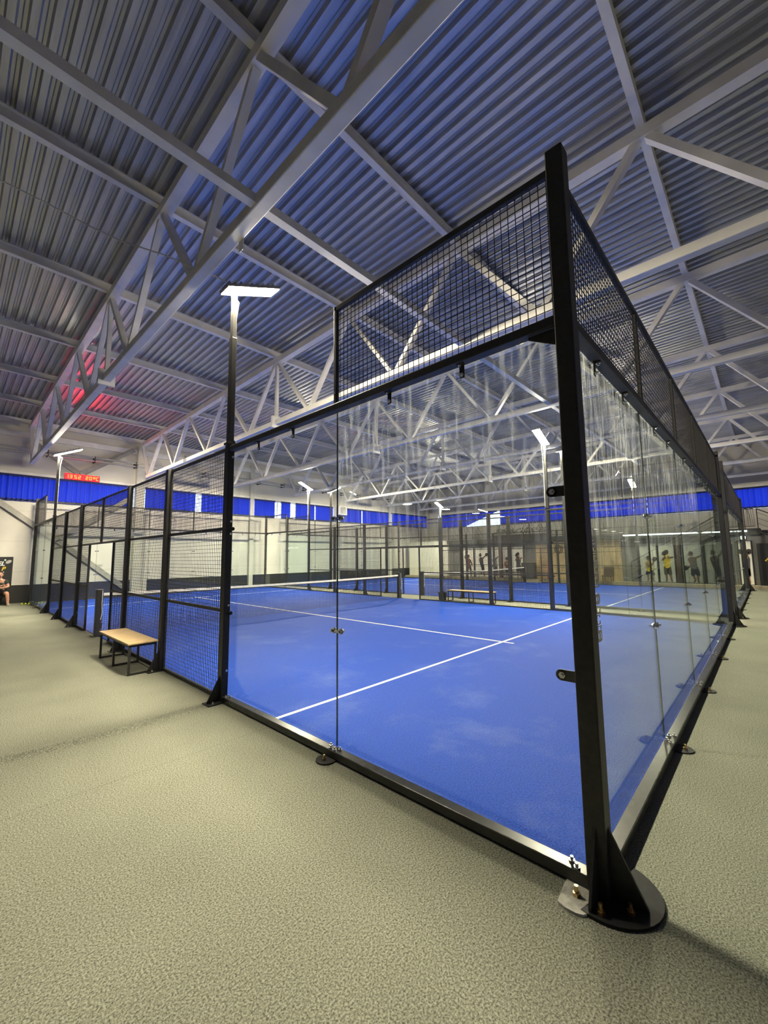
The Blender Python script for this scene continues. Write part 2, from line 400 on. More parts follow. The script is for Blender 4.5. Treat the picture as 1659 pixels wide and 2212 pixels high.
for a, b_, lab, dr in ((19.6, 16.95, 'blue curtain next to the room corner on the cafe wall', None),
                   (16.9, 14.2, 'blue curtain pulled up in a slant beside the bright window', lambda f: .98*f),
                   (13.95, 9.0, 'blue curtain above the hedge on the cafe balcony', None), (8.92, 4.4, 'blue curtain seen past the corner post', None),
                   (4.3, .95, 'blue curtain seen through the far end of the glass wall', None), (.85, -9.9, 'bright blue curtain above the stairs at right', None)):
    curtain((xb, a, 0), (xb, b_, 0), 3.95, 5.0, (-1, 0, 0), lab, wl=.25, amp=.045, drop=dr)
for k in range(10):
    a = -26.9+k*5.34
    curtain((a, YN+.1, 0), (a+(5.3 if k < 9 else 5.1), YN+.1, 0), 4.0, 4.97, (0, 1, 0), 'blue curtain on the wall behind the camera, %s from its left end' % ORD[k])

# ------------------------------------------------------------------ roof steelwork
TN = [-2.95, 0, 2.93, 5.9, 8.9, 12.03, 15.0, 17.78, 20.5]
BN = [-1.5, 1.48, 4.5, 7.4, 10.4, 13.36, 16.36, 19.35]
def truss(xl, lab):
    xc = xl+.07
    t = thing('roof_truss', lab, 'roof truss', (xc, 8.9, 5.3), 'white steel roof trusses')
    MB().bbox((xl, BN[0]-.2, 5.3), (xl+.14, BN[-1]+.25, 5.44), .012).build('bottom_chord', WHITE, t)
    MB().bar((xc, -4.2, ztop(-4.2)-.08), (xc, YF-.2, ztop(YF)-.08), .16, .16).build('top_chord', WHITE, t)
    for i, b_ in enumerate(BN):
        for k, tn in ((0, TN[i]), (1, TN[i+1])):
            s = .07 if k else -.07
            w = .10 if 2 <= i <= 5 else .12
            MB().bar((xc, b_+s, 5.42), (xc, tn-s, ztop(tn)-.15), w*.8, w, up=(1, 0, 0)).build('diagonal', WHITE, t)
    MB().bar((xc, 8.9, 5.42), (xc, 8.9, ztop(8.9)-.15), .08, .08).build('upright', WHITE, t)
    for s in (-.018, .018):
        MB().box((xc-.15, 8.9+s-.014, 5.22), (xc+.15, 8.9+s+.014, 5.55)).build('splice_plate', WHITE, t)
tl = ['white roof truss left of the camera over the carpet walkway', 'nearest white roof truss, above the front floodlight pole',
      'white roof truss lit brightly above the front mesh of the near court', 'white roof truss over the middle of the near court',
      'white roof truss over the gap between the two courts', 'white roof truss over the left half of the farther court',
      'white roof truss over the right half of the farther court', 'last white roof truss before the cafe wall']
TX = [-4.43, -.43, 3.58, 7.57, 11.6, 15.65, 19.65, 23.65]
for xl, lab in zip(TX, tl): truss(xl, lab)
for k, y in enumerate(TN):
    z = ztop(y)
    mb = MB().box((XL, y-.05, z), (XR, y+.05, z+.014)).box((XL, y-.008, z+.014), (XR, y+.008, z+.17)).box((XL, y-.05, z+.17), (XR, y+.05, z+.184))
    tag(mb.build('roof_purlin', WHITE), 'white steel purlin crossing all the trusses, %s counted from the camera end' % ORD[k], 'purlin', 'roof purlins')
for k in range(len(TX)-1):
    nm = ['between the walkway truss and the nearest full truss', 'between the nearest two full trusses', 'over the near court centre', 'over the near court right side', 'over the gap and the farther court', 'over the farther court centre', 'nearest the cafe wall'][k]
    tag(MB().bar((TX[k]+.14, 2.85, 5.38), (TX[k+1], 2.85, 5.38), .1, .1).build('tie_beam', WHITE), 'white bottom tie beam ' + nm, 'tie beam', 'bottom tie beams')
for x_, y_, lab in ((-.30, 3.35, 'small white hanger plate on the nearest truss'),):
    tag(MB().box((x_-.005, y_-.05, 5.16), (x_+.005, y_+.05, 5.32)).build('hanger_plate', WHITE), lab, 'plate')
for x_, y_, lab in ((3.54, 1.05, 'small metal clamp on the lit truss behind the front mesh'), (3.54, 15.0, 'small metal clamp on the lit truss near the left end')):
    tag(MB().box((x_-.04, y_-.03, 5.26), (x_+.04, y_+.03, 5.5)).build('beam_clamp', CHROME), lab, 'clamp')

# ------------------------------------------------------------------ courts
def bolt(mb, p, axis=(0, 0, 1), rad=.011, h=.03):
    p = Vector(p); a = Vector(axis)
    mb.rod(p, p+a*h*.35, rad*1.7, n=6); mb.rod(p+a*h*.35, p+a*h, rad*.85, n=8)
def bolts(name, m, parent, items):
    for it in items:
        mb = MB(); bolt(mb, *it); mb.build(name, m, parent)
def grid_mesh(a, b, axis, z0, z1, pos, s=.05, w=.0042):
    """welded wire grid, wires along z and along the panel"""
    mb = MB(); n = int(round((b-a)/s))
    for i in range(n+1):
        c = a+(b-a)*i/n
        if axis == 'y': mb.box((pos-w/2, c-w/2, z0), (pos+w/2, c+w/2, z1))
        else: mb.box((c-w/2, pos-w/2, z0), (c+w/2, pos+w/2, z1))
    n = int(round((z1-z0)/s))
    for i in range(n+1):
        z = z0+(z1-z0)*i/n
        if axis == 'y': mb.box((pos+w/2, a, z-w/2), (pos+w*1.5, b, z+w/2))
        else: mb.box((a, pos+w/2, z-w/2), (b, pos+w*1.5, z+w/2))
    return mb
def B3(axis, along0, along1, across0, across1, z0, z1):
    if axis == 'y': return (across0, along0, z0), (across1, along1, z1)
    return (along0, across0, z0), (along1, across1, z1)
def P3(axis, al, ac, z): return (ac, al, z) if axis == 'y' else (al, ac, z)

def glass_panel(axis, a, b, pos, lab, seam_at=None, glass=None):
    t = thing('glass_sheet', lab, 'glass sheet', P3(axis, (a+b)/2, pos, .07), 'glass sheets of the padel courts')
    MB().box(*B3(axis, a+.004, b-.004, pos-.005, pos+.005, .075, 2.985)).build('pane', glass or GLASS, t)
    if seam_at is not None:
        MB().box(*B3(axis, seam_at-.0035, seam_at+.0035, pos-.006, pos+.006, .075, 2.985)).build('edge_strip', GEDGE, t)
        for z in (1.02, 2.0):
            mb = MB(); o = .012
            for s in (-.045, .045):
                for q in (-1, 1):
                    c0 = Vector(P3(axis, seam_at+s, pos+q*.006, z)); c1 = Vector(P3(axis, seam_at+s, pos+q*(.006+o), z)); mb.rod(c0, c1, .026, .021, 16)
                    c2 = Vector(P3(axis, seam_at+s, pos+q*(.026+o), z)); mb.rod(c1, c2, .009, n=10)
            for q in (-1, 1):
                mb.bar(P3(axis, seam_at-.06, pos+q*.012, z), P3(axis, seam_at+.06, pos+q*.012, z), .012, .02)
            mb.build('glass_clamp', CHROME, t, label='polished glass clamp')
    return t

def end_beam(axis, a, b, pos, out, lab, brackets, name='top_beam'):
    t = thing(name, lab, 'beam', P3(axis, (a+b)/2, pos, 2.97), 'black beams over the glass')
    MB().bbox(*B3(axis, a, b, pos, pos+out*.08, 2.972, 3.032), .006).build('beam_tube', BLACK, t)
    for al in brackets:
        mb = MB(); ac = pos+out*.012
        mb.bbox(*B3(axis, al-.02, al+.02, ac, ac+out*.006, 2.88, 2.975), .003)
        mb.bbox(*B3(axis, al-.02, al+.02, pos+out*.012, pos+out*.06, 2.966, 2.972), .002)
        br = mb.build('glass_bracket', BLACK, t)
        bolts('bolt', CHROME, br, [(P3(axis, al, ac+out*.006, 2.9), (out, 0, 0) if axis == 'y' else (0, out, 0), .010, .02), (P3(axis, al, pos+out*.04, 2.966), (0, 0, -1), .009, .018)])
    return t
def base_rail(axis, a, b, pos, out, lab, feet, pairs):
    t = thing('base_rail', lab, 'rail', P3(axis, (a+b)/2, pos, .0), 'base rails under the glass')
    MB().bbox(*B3(axis, a, b, pos+out*.002, pos+out*.082, .012, .07), .005).build('rail_tube', RAILM, t)
    for f in feet:
        ft = MB().rod(P3(axis, f, pos+out*.115, 0), P3(axis, f, pos+out*.115, .011), .088, .086, 32).build('foot_disc', RUBBER, t)
        mb = MB(); bolt(mb, P3(axis, f, pos+out*.14, .011), rad=.009, h=.04); mb.build('anchor', BRASS, ft)
    for p in pairs:
        bolts('rail_bolt', CHROME, t, [(P3(axis, p, pos+out*.025, .07), (0, 0, 1), .010, .024), (P3(axis, p+(.035 if pairs.index(p) % 2 else -.035), pos+out*.058, .07), (0, 0, 1), .010, .024)])
    return t
def top_mesh(axis, a, b, pos, lab, closed=(True, True)):
    t = thing('wire_screen', lab, 'wire mesh', P3(axis, (a+b)/2, pos, 3.03), 'wire mesh panels above the glass')
    mb = MB(); mb.bbox(*B3(axis, a, b, pos-.018, pos+.018, 3.94, 3.985), .004)
    mb.box(*B3(axis, a, b, pos-.012, pos+.012, 3.035, 3.05))
    if closed[0]: mb.bbox(*B3(axis, a, a+.036, pos-.018, pos+.018, 3.032, 3.985), .004)
    if closed[1]: mb.bbox(*B3(axis, b-.036, b, pos-.018, pos+.018, 3.032, 3.985), .004)
    mb.build('frame', BLACK, t)
    grid_mesh(a+.02, b-.02, axis, 3.05, 3.95, pos).build('wire_mesh', WIRE, t)
    bolts('bolt', CHROME, t, [(P3(axis, b-.018, pos-.018, z), (0, -1, 0) if axis == 'x' else (-1, 0, 0), .007, .01) for z in (3.85, 3.15)])
def side_mesh(a, b, pos, out, lab, zs=(1.03, 2.02), z0=.035, z1=3.02, base=True):
    t = thing('wire_fence', lab, 'wire fence', (pos, (a+b)/2, 0), 'wire mesh panels of the court sides')
    ac = pos+out*.03
    mb = MB().bbox((ac-.015, a, z1-.02), (ac+.015, b, z1+.02), .004)
    for z in zs: mb.bbox((ac-.018, a, z-.02), (ac+.018, b, z+.02), .004)
    if base: mb.bbox((ac-.02, a, .006), (ac+.02, b, .046), .004)
    for e in (a, b-.022): mb.bbox((ac-.014, e, .01), (ac+.014, e+.022, z1+.01), .003)
    mb.build('frame', BLACK, t)
    grid_mesh(a+.02, b-.02, 'y', z0, z1, ac).build('wire_mesh', WIRE, t)

def fence_post(x, y, out, lab, lamp=False, h=3.05):
    t = thing('lamp_post' if lamp else 'fence_post', lab, 'floodlight post' if lamp else 'fence post', (x, y, 0), 'floodlight posts of the courts' if lamp else 'black fence posts')
    xa, xb_ = (x-.087, x-.007) if out < 0 else (x+.007, x+.087)
    MB().bbox((xa, y-.05, .012), (xb_, y+.05, h), .006).build('post_tube', BLACK, t)
    xo = xa if out < 0 else xb_
    MB().prism([(xo, y-.005, .012), (xo+out*.15, y-.005, .012), (xo+out*.145, y-.005, .03), (xo, y-.005, .30)], (0, .01, 0)).build('gusset', BLACK, t)
    MB().bbox((xa-.16 if out < 0 else xa-.03, y-.085, 0), (xb_+.03 if out < 0 else xb_+.16, y+.085, .012), .003).build('base_plate', BLACKM, t)
    bolts('anchor', CHROME, t, [((xo+out*.10, y+s, .012), (0, 0, 1), .01, .03) for s in (-.06, .06)])
    bolts('bolt', CHROME, t, [((x-.03 if out < 0 else x+.03, y-.05, z), (0, -1, 0), .009, .012) for z in (.35, 1.1, 1.95, 2.1, 2.9)])
    if lamp:
        xm = (xa+xb_)/2
        MB().bbox((xm-.033, y-.04, h), (xm+.033, y+.04, 4.46), .005).build('lamp_pole', BLACK, t)
        MB().bbox((xm-.028, y-.034, 4.46), (xm+.028, y+.034, 5.06), .005).build('pole_top', BLACK, t)
        mb = MB().bbox((xa-.012, y-.062, 3.06), (xb_+.012, y+.062, 3.085), .003); bolt(mb, (xb_-.02, y-.07, 3.085), rad=.01, h=.02); mb.build('collar', BLACK, t)
        for z in (1.01, 2.01):
            mb = MB().rod((xm+.03, y-.05, z), (xm+.03, y-.085, z), .022, n=14); mb.rod((xm-.0, y-.05, z), (xm-.0, y-.07, z), .01, n=8); mb.build('glass_clip', RUBBER, t)
        # floodlight bar tilted up over the court
        cs, sn = math.cos(.42), math.sin(.42); ind = -out
        def F(al, ac, up): return (xm+ind*(al*cs-up*sn*1), y+ac, 5.10+al*sn+up*cs)
        hd = MB()
        def slab(a0, a1, w0, w1, u0, u1): 
            v = [F(a0, w0, u0), F(a1, w0, u0), F(a1, w1, u0), F(a0, w1, u0), F(a0, w0, u1), F(a1, w0, u1), F(a1, w1, u1), F(a0, w1, u1)]
            hd.add(v, MB.BF if ind > 0 else [tuple(reversed(f)) for f in MB.BF])
        slab(-.14, .66, -.12, .12, .012, .05)
        for k in range(9): slab(-.10+k*.085, -.09+k*.085, -.11, .11, .05, .085)
        hb = hd.build('lamp_head', LAMPBODY, t)
        hd = MB(); slab(-.13, .645, -.105, .105, .002, .012); hd.build('led_panel', LITE, hb)
        MB().bar((xm, y, 5.05), F(.0, 0, .014), .05, .05).build('lamp_bracket', LAMPBODY, t)
        pts = [F(-.1, .05, .06), (xm-out*.09, y+.06, 5.02), (xm-out*.05, y+.055, 4.7), (xm-out*.045, y+.05, 4.0), (xm-out*.045, y+.055, 3.1)]
        MB().tube(pts, .008).build('lamp_cable', CABLE, t)
    return t
def corner_post(x, y, ox, oy, lab, h=4.06, plate=True):
    t = thing('corner_post', lab, 'corner post', (x, y, 0), 'corner posts of the courts')
    x1, y1 = x+ox*.09, y+oy*.10
    MB().bbox((x1, y1, .012), (x1-ox*.10, y1-oy*.10, h), .007).build('post_tube', BLACK, t)
    yc = (y1*2-oy*.10)/2
    g = MB().prism([(x1, yc-.006, .012), (x1+ox*.13, yc-.006, .012), (x1+ox*.128, yc-.006, .03), (x1, yc-.006, .32)], (0, .012, 0)); g.build('gusset', BLACK, t)
    xc = x1-ox*.05
    g = MB().prism([(xc-.006, y1, .012), (xc-.006, y1+oy*.155, .012), (xc-.006, y1+oy*.15, .03), (xc-.006, y1, .32)], (.012, 0, 0)); g.build('gusset', BLACK, t)
    cx, cy = x+ox*.0, y+oy*.07
    poly = []
    for k in range(25):
        a = math.atan2(oy, ox)+math.radians(-118+236*k/24)
        px, py = cx+.235*math.cos(a), cy+.235*math.sin(a)
        if (py-y)*oy < -.02: continue
        poly.append((px, py, 0))
    cen = Vector((sum(p[0] for p in poly)/len(poly), sum(p[1] for p in poly)/len(poly), 0))
    poly.sort(key=lambda p: math.atan2(p[1]-cen.y, p[0]-cen.x))
    MB().prism(poly, (0, 0, .014)).build('base_plate', BLACKM, t)
    bolts('anchor', BRASS, t, [((bx, by, .014), (0, 0, 1), .011, .045) for (bx, by) in ((x+ox*.193, y+oy*.091), (x+ox*.101, y+oy*.193))])
    for z in (1.0, 2.02):
        mb = MB().bbox((x-.004 if ox > 0 else x+.004, y-oy*.0, z-.03), (x+.004 if ox > 0 else x-.004, y-oy*.10, z+.03), .002)
        mb.rod((x+ox*.004, y-oy*.10, z), (x-ox*.004, y-oy*.10, z), .03, n=18)
        br = mb.build('glass_tab', BLACK, t)
        mb = MB(); bolt(mb, (x+ox*.004, y-oy*.095, z), (ox, 0, 0), .011, .02); mb.build('bolt', CHROME, br)
    # angle brackets at the beams
    mb = MB().prism([(x+ox*.05, y-oy*.0, 2.968), (x+ox*.05, y-oy*.17, 2.968), (x+ox*.05, y-oy*.17, 2.95), (x+ox*.05, y, 2.86)], (-ox*.008, 0, 0))
    mb.build('beam_bracket', BLACK, t)
    return t

def net(x0, x1, y, lab):
    t = thing('padel_net', lab, 'net', ((x0+x1)/2, y, 0), 'padel nets')
    for xx, s in ((x0+.0, -1), (x1-.0, 1)):
        p = MB().bbox((xx-.065, y-.06, .022), (xx+.065, y+.06, 1.0), .006).build('net_post', BLACK, t)
        MB().bbox((xx-.12, y-.10, .0125), (xx+.12, y+.10, .022), .003).build('base_plate', BLACKM, p)
        bolts('hook', CHROME, p, [((xx-s*.05, y-.06, z), (0, -1, 0), .008, .014) for z in (.15, .3, .45, .6, .75, .9)])
        MB().tube([(xx+.04, y-.07, .98), (xx+.035, y-.075, .7), (xx+.05, y-.07, .5), (xx+.03, y-.07, .35)], .006).build('rope', TAPE, p)
    a, b = x0+.07, x1-.07; n = int((b-a)/.045); mb = MB()
    def top(x): f = (x-a)/(b-a); return .92-.04*(1-(2*f-1)**2)
    for i in range(n+1):
        x = a+(b-a)*i/n; mb.box((x-.0022, y-.0022, .02), (x+.0022, y+.0022, top(x)-.04))
    for k in range(20):
        pts = []; seg = 10
        for i in range(seg):
            xa = a+(b-a)*i/seg; xb = a+(b-a)*(i+1)/seg
            za = .02+(top(xa)-.06)*k/19; zb = .02+(top(xb)-.06)*k/19
            mb.bar((xa, y, za), (xb, y, zb), .0044, .0044)
    mb.build('net_mesh', WIRE, t)
    mb = MB(); seg = 24
    for i in range(seg):
        xa = a+(b-a)*i/seg; xb = a+(b-a)*(i+1)/seg; za, zb = top(xa), top(xb); w = .012
        mb.add([(xa, y-w, za-.055), (xb, y-w, zb-.055), (xb, y+w, zb-.055), (xa, y+w, za-.055), (xa, y-w, za), (xb, y-w, zb), (xb, y+w, zb), (xa, y+w, za)], MB.BF)
    mb.build('top_tape', TAPE, t)

def court(x0, nm):
    x1 = x0+10
    t = thing('court_turf', 'blue artificial turf of the %s' % nm, 'court surface', (x0+5, 10, 0), 'padel court turfs')
    MB().box((x0+.004, .004, .0), (x1-.004, 19.996, .012)).build('turf', TURF, t)
    z = (.0125, .0145)
    for y in (3.02, 16.93): MB().box((x0+.01, y, z[0]), (x1-.01, y+.05, z[1])).build('service_line', LINEM, t)
    MB().box((x0+4.975, 2.82, z[0]), (x0+5.025, 17.18, z[1])).build('centre_line', LINEM, t)
    sides = {'left': (x0, -1), 'right': (x1, 1)}
    for sn, (xs, out) in sides.items():
        where = {'left': 'left side', 'right': 'right side'}[sn]
        for a, b, lb, seam in ((0, 2, 'nearest the front corner', 2), (2, 4, 'beside the front floodlight post', None), (16, 18, 'beside the rear floodlight post', 18), (18, 20, 'at the rear corner', None)):
            glass_panel('y', a, b, xs, 'clear glass sheet %s, %s of the %s' % (lb, where, nm), seam, SMEAR if (a == 0 and sn == 'left' and x0 == 0) else None)
        end_beam('y', 0, 4, xs, out, 'black beam over the front glass, %s of the %s' % (where, nm), (.66, 1.34, 2.68, 3.36))
        end_beam('y', 16, 20, xs, out, 'black beam over the rear glass, %s of the %s' % (where, nm), (16.6, 17.4, 18.6, 19.4))
        base_rail('y', .0, 3.95, xs, out, 'dark rail under the front glass, %s of the %s' % (where, nm), (2.0,), (.09, 1.93, 2.05, 3.86))
        base_rail('y', 16.05, 20.0, xs, out, 'dark rail under the rear glass, %s of the %s' % (where, nm), (18.0,), (18.0, 19.9))
        top_mesh('y', .0, 2, xs+out*.03, 'wire mesh above the front glass, %s of the %s' % (where, nm), (False, True))
        top_mesh('y', 18, 20, xs+out*.03, 'wire mesh above the rear glass, %s of the %s' % (where, nm), (True, False))
        for a, lb in ((4.05, 'just behind the front floodlight'), (6.05, 'in front of the doorway'), (12.05, 'behind the doorway'), (14.05, 'just before the rear floodlight')):
            side_mesh(a, a+1.9, xs, out, 'wire fence %s, %s of %s' % (lb, where, nm))
        # doorway
        tt = thing('door_frame', 'open doorway with mesh transom, %s of the %s' % (where, nm), 'doorway', (xs, 10, 0), 'court doorways')
        ac = xs+out*.03
        MB().bbox((ac-.018, 8.05, 2.0), (ac+.018, 11.95, 2.04), .004).bbox((ac-.015, 8.05, 3.0), (ac+.015, 11.95, 3.04), .004).build('transom_frame', BLACK, tt)
        grid_mesh(8.06, 11.94, 'y', 2.04, 3.0, ac).build('transom_mesh', WIRE, tt)
        MB().bbox((ac-.022, 9.975, 2.0), (ac+.022, 10.025, 3.04), .004).build('mullion', BLACK, tt)
        for yy in (8.98, 11.02): MB().bbox((ac-.02, yy-.025, .012), (ac+.02, yy+.025, 2.0), .004).build('jamb', BLACK, tt)
        for a, b in ((8.05, 8.96), (11.04, 11.95)):
            pm = MB().bbox((ac-.018, a, 1.01), (ac+.018, b, 1.05), .004).bbox((ac-.02, a, .006), (ac+.02, b, .046), .004).build('infill_frame', BLACK, tt)
            grid_mesh(a+.01, b-.01, 'y', .04, 2.0, ac).build('infill_mesh', WIRE, pm)
        for y, lb in ((6, 'next after the front floodlight'), (8, 'in front of the doorway'), (12, 'behind the doorway'), (14, 'just before the rear floodlight')):
            fence_post(xs, y, out, 'black post %s, %s of %s' % (lb, where, nm))
        for y, lb in ((4, 'front'), (16, 'rear')):
            fence_post(xs, y, out, '%s floodlight post on the %s of the %s' % (lb, where, nm), True)
    for yn, (ys, out) in {'front': (0, -1), 'rear': (20, 1)}.items():
        where = yn+' end'
        for k in range(5):
            a = x0+2*k
            glass_panel('x', a, a+2, ys, 'clear end glass, %s from left, %s of the %s' % (ORD[k], where, nm), a+2 if k < 4 else None, SMEAR if (k < 3 and ys == 0 and x0 == 0) else None)
            top_mesh('x', a, a+2, ys+out*.03, 'mesh above end glass, %s from left, %s of the %s' % (ORD[k], where, nm), (False, True))
        end_beam('x', x0, x1, ys, out, 'long black beam over the glass, %s of the %s' % (where, nm), [x0+2*k+o for k in range(5) for o in (.6, 1.35)])
        base_rail('x', x0, x1, ys, out, 'long dark rail under the glass, %s of the %s' % (where, nm), [x0+2.0+.02, x0+4.02, x0+6.08, x0+8.04], [x0+1.95, x0+2.06, x0+3.97, x0+4.06, x0+5.97, x0+6.06, x0+7.97, x0+9.9])
    for (xx, ox, yy, oy, lb) in ((x0, -1, 0, -1, 'front left'), (x1, 1, 0, -1, 'front right'), (x0, -1, 20, 1, 'rear left'), (x1, 1, 20, 1, 'rear right')):
        corner_post(xx, yy, ox, oy, 'tall black corner post, %s corner of the %s' % (lb, nm))
    net(x0, x1, 10, 'black padel net with white top tape on the %s' % nm)
court(0.0, 'near court')
court(11.5, 'farther court')

# grey felt pad under the near corner post's rail end
pad = MB(); poly = []
for k in range(18):
    a = math.radians(95+170*k/17); poly.append((-.03+.225*math.cos(a), .03+.10*math.sin(a), 0))
tag(MB().prism([(-.25, .085, 0), (-.262, .05, 0), (-.262, .0, 0), (-.25, -.03, 0), (-.222, -.05, 0), (-.05, -.045, 0), (-.05, .10, 0), (-.12, .10, 0)], (0, 0, .011)).build('base_pad', GREYP), 'pale grey plate cut into the carpet under the near corner post', 'base plate')
mb = MB(); bolt(mb, (-.157, .028, .011), rad=.011, h=.045)
tag(mb.build('anchor_bolt', BRASS), 'brass anchor bolt standing on the pale grey plate', 'bolt')

# white lettering on the end glass beside the corner post
lt = thing('glass_lettering', 'white vertical lettering on the glass beside the near corner post', 'lettering', (.36, -.006, 1.13))
def ring(cx, cz, w, h, th, m=WHITEP, seg=20):
    o = []; i_ = []
    for k in range(seg):
        a = 2*math.pi*k/seg; c, s = math.cos(a), math.sin(a)
        f = lambda v: math.copysign(abs(v)**.55, v)
        o.append((cx+w/2*f(c), cz+h/2*f(s))); i_.append((cx+(w/2-th)*f(c), cz+(h/2-th)*f(s)))
    vs = [(p[0], -.0065, p[1]) for p in o]+[(p[0], -.0065, p[1]) for p in i_]+[(p[0], -.0075, p[1]) for p in o]+[(p[0], -.0075, p[1]) for p in i_]
    fs = []
    for k in range(seg):
        j = (k+1) % seg; fs += [(2*seg+k, 2*seg+j, 3*seg+j, 3*seg+k), (k, seg+k, seg+j, j), (k, j, 2*seg+j, 2*seg+k)]
    return MB().add(vs, fs)
for cz, h in ((1.722, .05), (1.388, .065), (1.17, .07)):
    ring(.36, cz, .085, h, .018).build('letter', WHITEP, lt)
    MB().box((.348, -.0075, cz-h*.24), (.372, -.0065, cz+h*.24)).build('letter', WHITEP, lt)
def strokes(z0, z1, xs, seed):
    rnd = random.Random(seed); z = z1; k = 0
    while z > z0:
        h = .022+.012*rnd.random(); mb = MB(); a = xs[0]+.004*rnd.random(); b = xs[1]-.02*rnd.random()
        mb.box((a, -.0075, z-h), (a+.014, -.0065, z)); mb.box((a, -.0075, z-.007), (b, -.0065, z)) if k % 2 else mb.box((a, -.0075, z-h), (b, -.0065, z-h+.008))
        mb.box((b-.02, -.0075, z-h*.8), (b, -.0065, z-h*.25))
        mb.build('letter', WHITEP, lt); z -= h+.006; k += 1
strokes(1.475, 1.69, (.318, .405), 1); strokes(1.215, 1.335, (.318, .40), 2)

# ------------------------------------------------------------------ benches, basket, balls
def bench(cx, cy, L, D, H, lab, dark=False):
    t = thing('bench', lab, 'bench', (cx, cy, 0), 'wooden benches beside the court')
    MB().bbox((cx-D/2, cy-L/2, H-.022), (cx+D/2, cy+L/2, H), .004).build('seat_board', WOODT, t)
    f = .015
    mb = MB()
    for sx in (-1, 1): mb.bbox((cx+sx*(D/2-.03)-f, cy-L/2+.015, H-.055), (cx+sx*(D/2-.03)+f, cy+L/2-.015, H-.022), .003)
    mb.build('seat_frame', BLACK, t)
    for yy in (cy-L/2+.03, cy, cy+L/2-.03):
        mb = MB()
        for sx in (-1, 1): mb.bbox((cx+sx*(D/2-.03)-f, yy-f, 0), (cx+sx*(D/2-.03)+f, yy+f, H-.05), .003)
        mb.bbox((cx-D/2+.03, yy-f, 0), (cx+D/2-.03, yy+f, .03), .003); mb.bbox((cx-D/2+.03, yy-f, H-.055), (cx+D/2-.03, yy+f, H-.022), .003)
        mb.build('leg_frame', BLACK, t)
bench(-.30, 6.80, 1.62, .40, .45, 'pale wooden bench with black loop legs beside the near fence')
bench(10.50, 7.05, 1.8, .36, .40, 'long pale bench in the gap between the two courts')
t = thing('ball_basket', 'small dark basket standing beside the bench between the courts', 'basket', (10.42, 8.22, 0))
mb = MB(); n = 16; vs = []; fs = []
for rr, z in ((.13, .01), (.17, .30), (.155, .30), (.12, .03)):
    for k in range(n): vs.append((10.42+rr*math.cos(2*math.pi*k/n), 8.22+rr*math.sin(2*math.pi*k/n), z))
for j in range(3):
    for k in range(n): fs.append((j*n+k, j*n+(k+1) % n, (j+1)*n+(k+1) % n, (j+1)*n+k))
fs.append(tuple(range(n-1, -1, -1))); fs.append(tuple(range(3*n, 4*n))); mb.add(vs, fs).build('basket_body', BASKET, t)
MB().tube([(10.42+.17*math.cos(2*math.pi*k/20), 8.22+.17*math.sin(2*math.pi*k/20), .30) for k in range(21)], .009).build('rim', BASKET, t)
for (bx, by, lab) in ((-.30, 19.75, 'leftmost ball by the rear corner post'), (-.20, 19.72, 'second from left by the rear corner post'), (-.10, 19.70, 'third ball beside the rear glass base'), (-.02-.14, 19.3, 'ball lying apart near the rear base rail')):
    tag(MB().ball((bx, by, .033), .033).build('padel_ball', BALL, None, True), 'yellow ball on the carpet, ' + lab, 'ball', 'balls by the rear corner')

# white lamp cable hanging from the truss to the front floodlight
tag(MB().tube([(-.04, 4.02, 5.17), (-.2, 4.12, 5.27), (-.43, 4.4, 5.45), (-.62, 5.0, 5.85), (-.95, 5.7, 6.25), (-1.3, 6.2, 6.6), (-1.73, 6.5, 6.85), (-2.3, 6.66, 6.97), (-3.2, 6.8, 7.1)], .010).build('power_cable', CABLE), 'thin white cable running from the front floodlight up to the roof', 'cable')

# ------------------------------------------------------------------ clock
t = thing('led_clock', 'red digital wall clock showing 13 52 and 20 °C', 'clock', (1.43, YF-.12, 5.17))
CX, CZ, CY = 1.43, 5.175, YF-.16
MB().bbox((CX-.62, CY, CZ-.13), (CX+.62, CY+.09, CZ+.13), .01).build('housing', BLACK, t)
MB().box((CX-.605, CY-.004, CZ-.115), (CX+.605, CY, CZ+.115)).build('red_screen', LEDRED, t)
SEG = {'0': 'abcdef', '1': 'bc', '2': 'abged', '3': 'abgcd', '5': 'afgcd', 'C': 'afed', 'o': 'abgf'}
def digit(c, x, z, w=.085, h=.15, s=.017):
    mb = MB(); hw, hh = w/2, h/2
    R = {'a': (-hw, hh-s, hw, hh), 'd': (-hw, -hh, hw, -hh+s), 'g': (-hw, -s/2, hw, s/2), 'f': (-hw, 0, -hw+s, hh), 'e': (-hw, -hh, -hw+s, 0), 'b': (hw-s, 0, hw, hh), 'c': (hw-s, -hh, hw, 0)}
    for k in SEG[c]:
        q = R[k]; mb.box((x+q[0], CY-.008, z+q[1]), (x+q[2], CY-.004, z+q[3]))
    mb.build('digit', LEDDIG, t)
for c, x in (('1', -.53), ('3', -.40), ('5', -.24), ('2', -.10), ('2', .16), ('0', .29), ('o', .42), ('C', .54)): digit(c, CX+x, CZ)

# ------------------------------------------------------------------ air conditioner
t = thing('air_conditioner', 'white outdoor air conditioning unit on the back wall column', 'air conditioner', (15.95, YF-.5, 4.5))
MB().bbox((15.62, YF-.62, 4.48), (16.3, YF-.34, 5.08), .015).build('housing', WHITEP, t)
mb = MB()
for k in range(12): mb.box((15.70, YF-.628, 4.56+k*.038), (16.15, YF-.62, 4.575+k*.038))
MB().box((15.69, YF-.622, 4.54), (16.16, YF-.619, 5.02)).build('fan_opening', DGREY, t); mb.build('grille', LAMPBODY, t)
MB().box((15.66, YF-.60, 4.42), (15.72, YF-.28, 4.48)).box((16.2, YF-.60, 4.42), (16.26, YF-.28, 4.48)).build('bracket', BLACK, t)

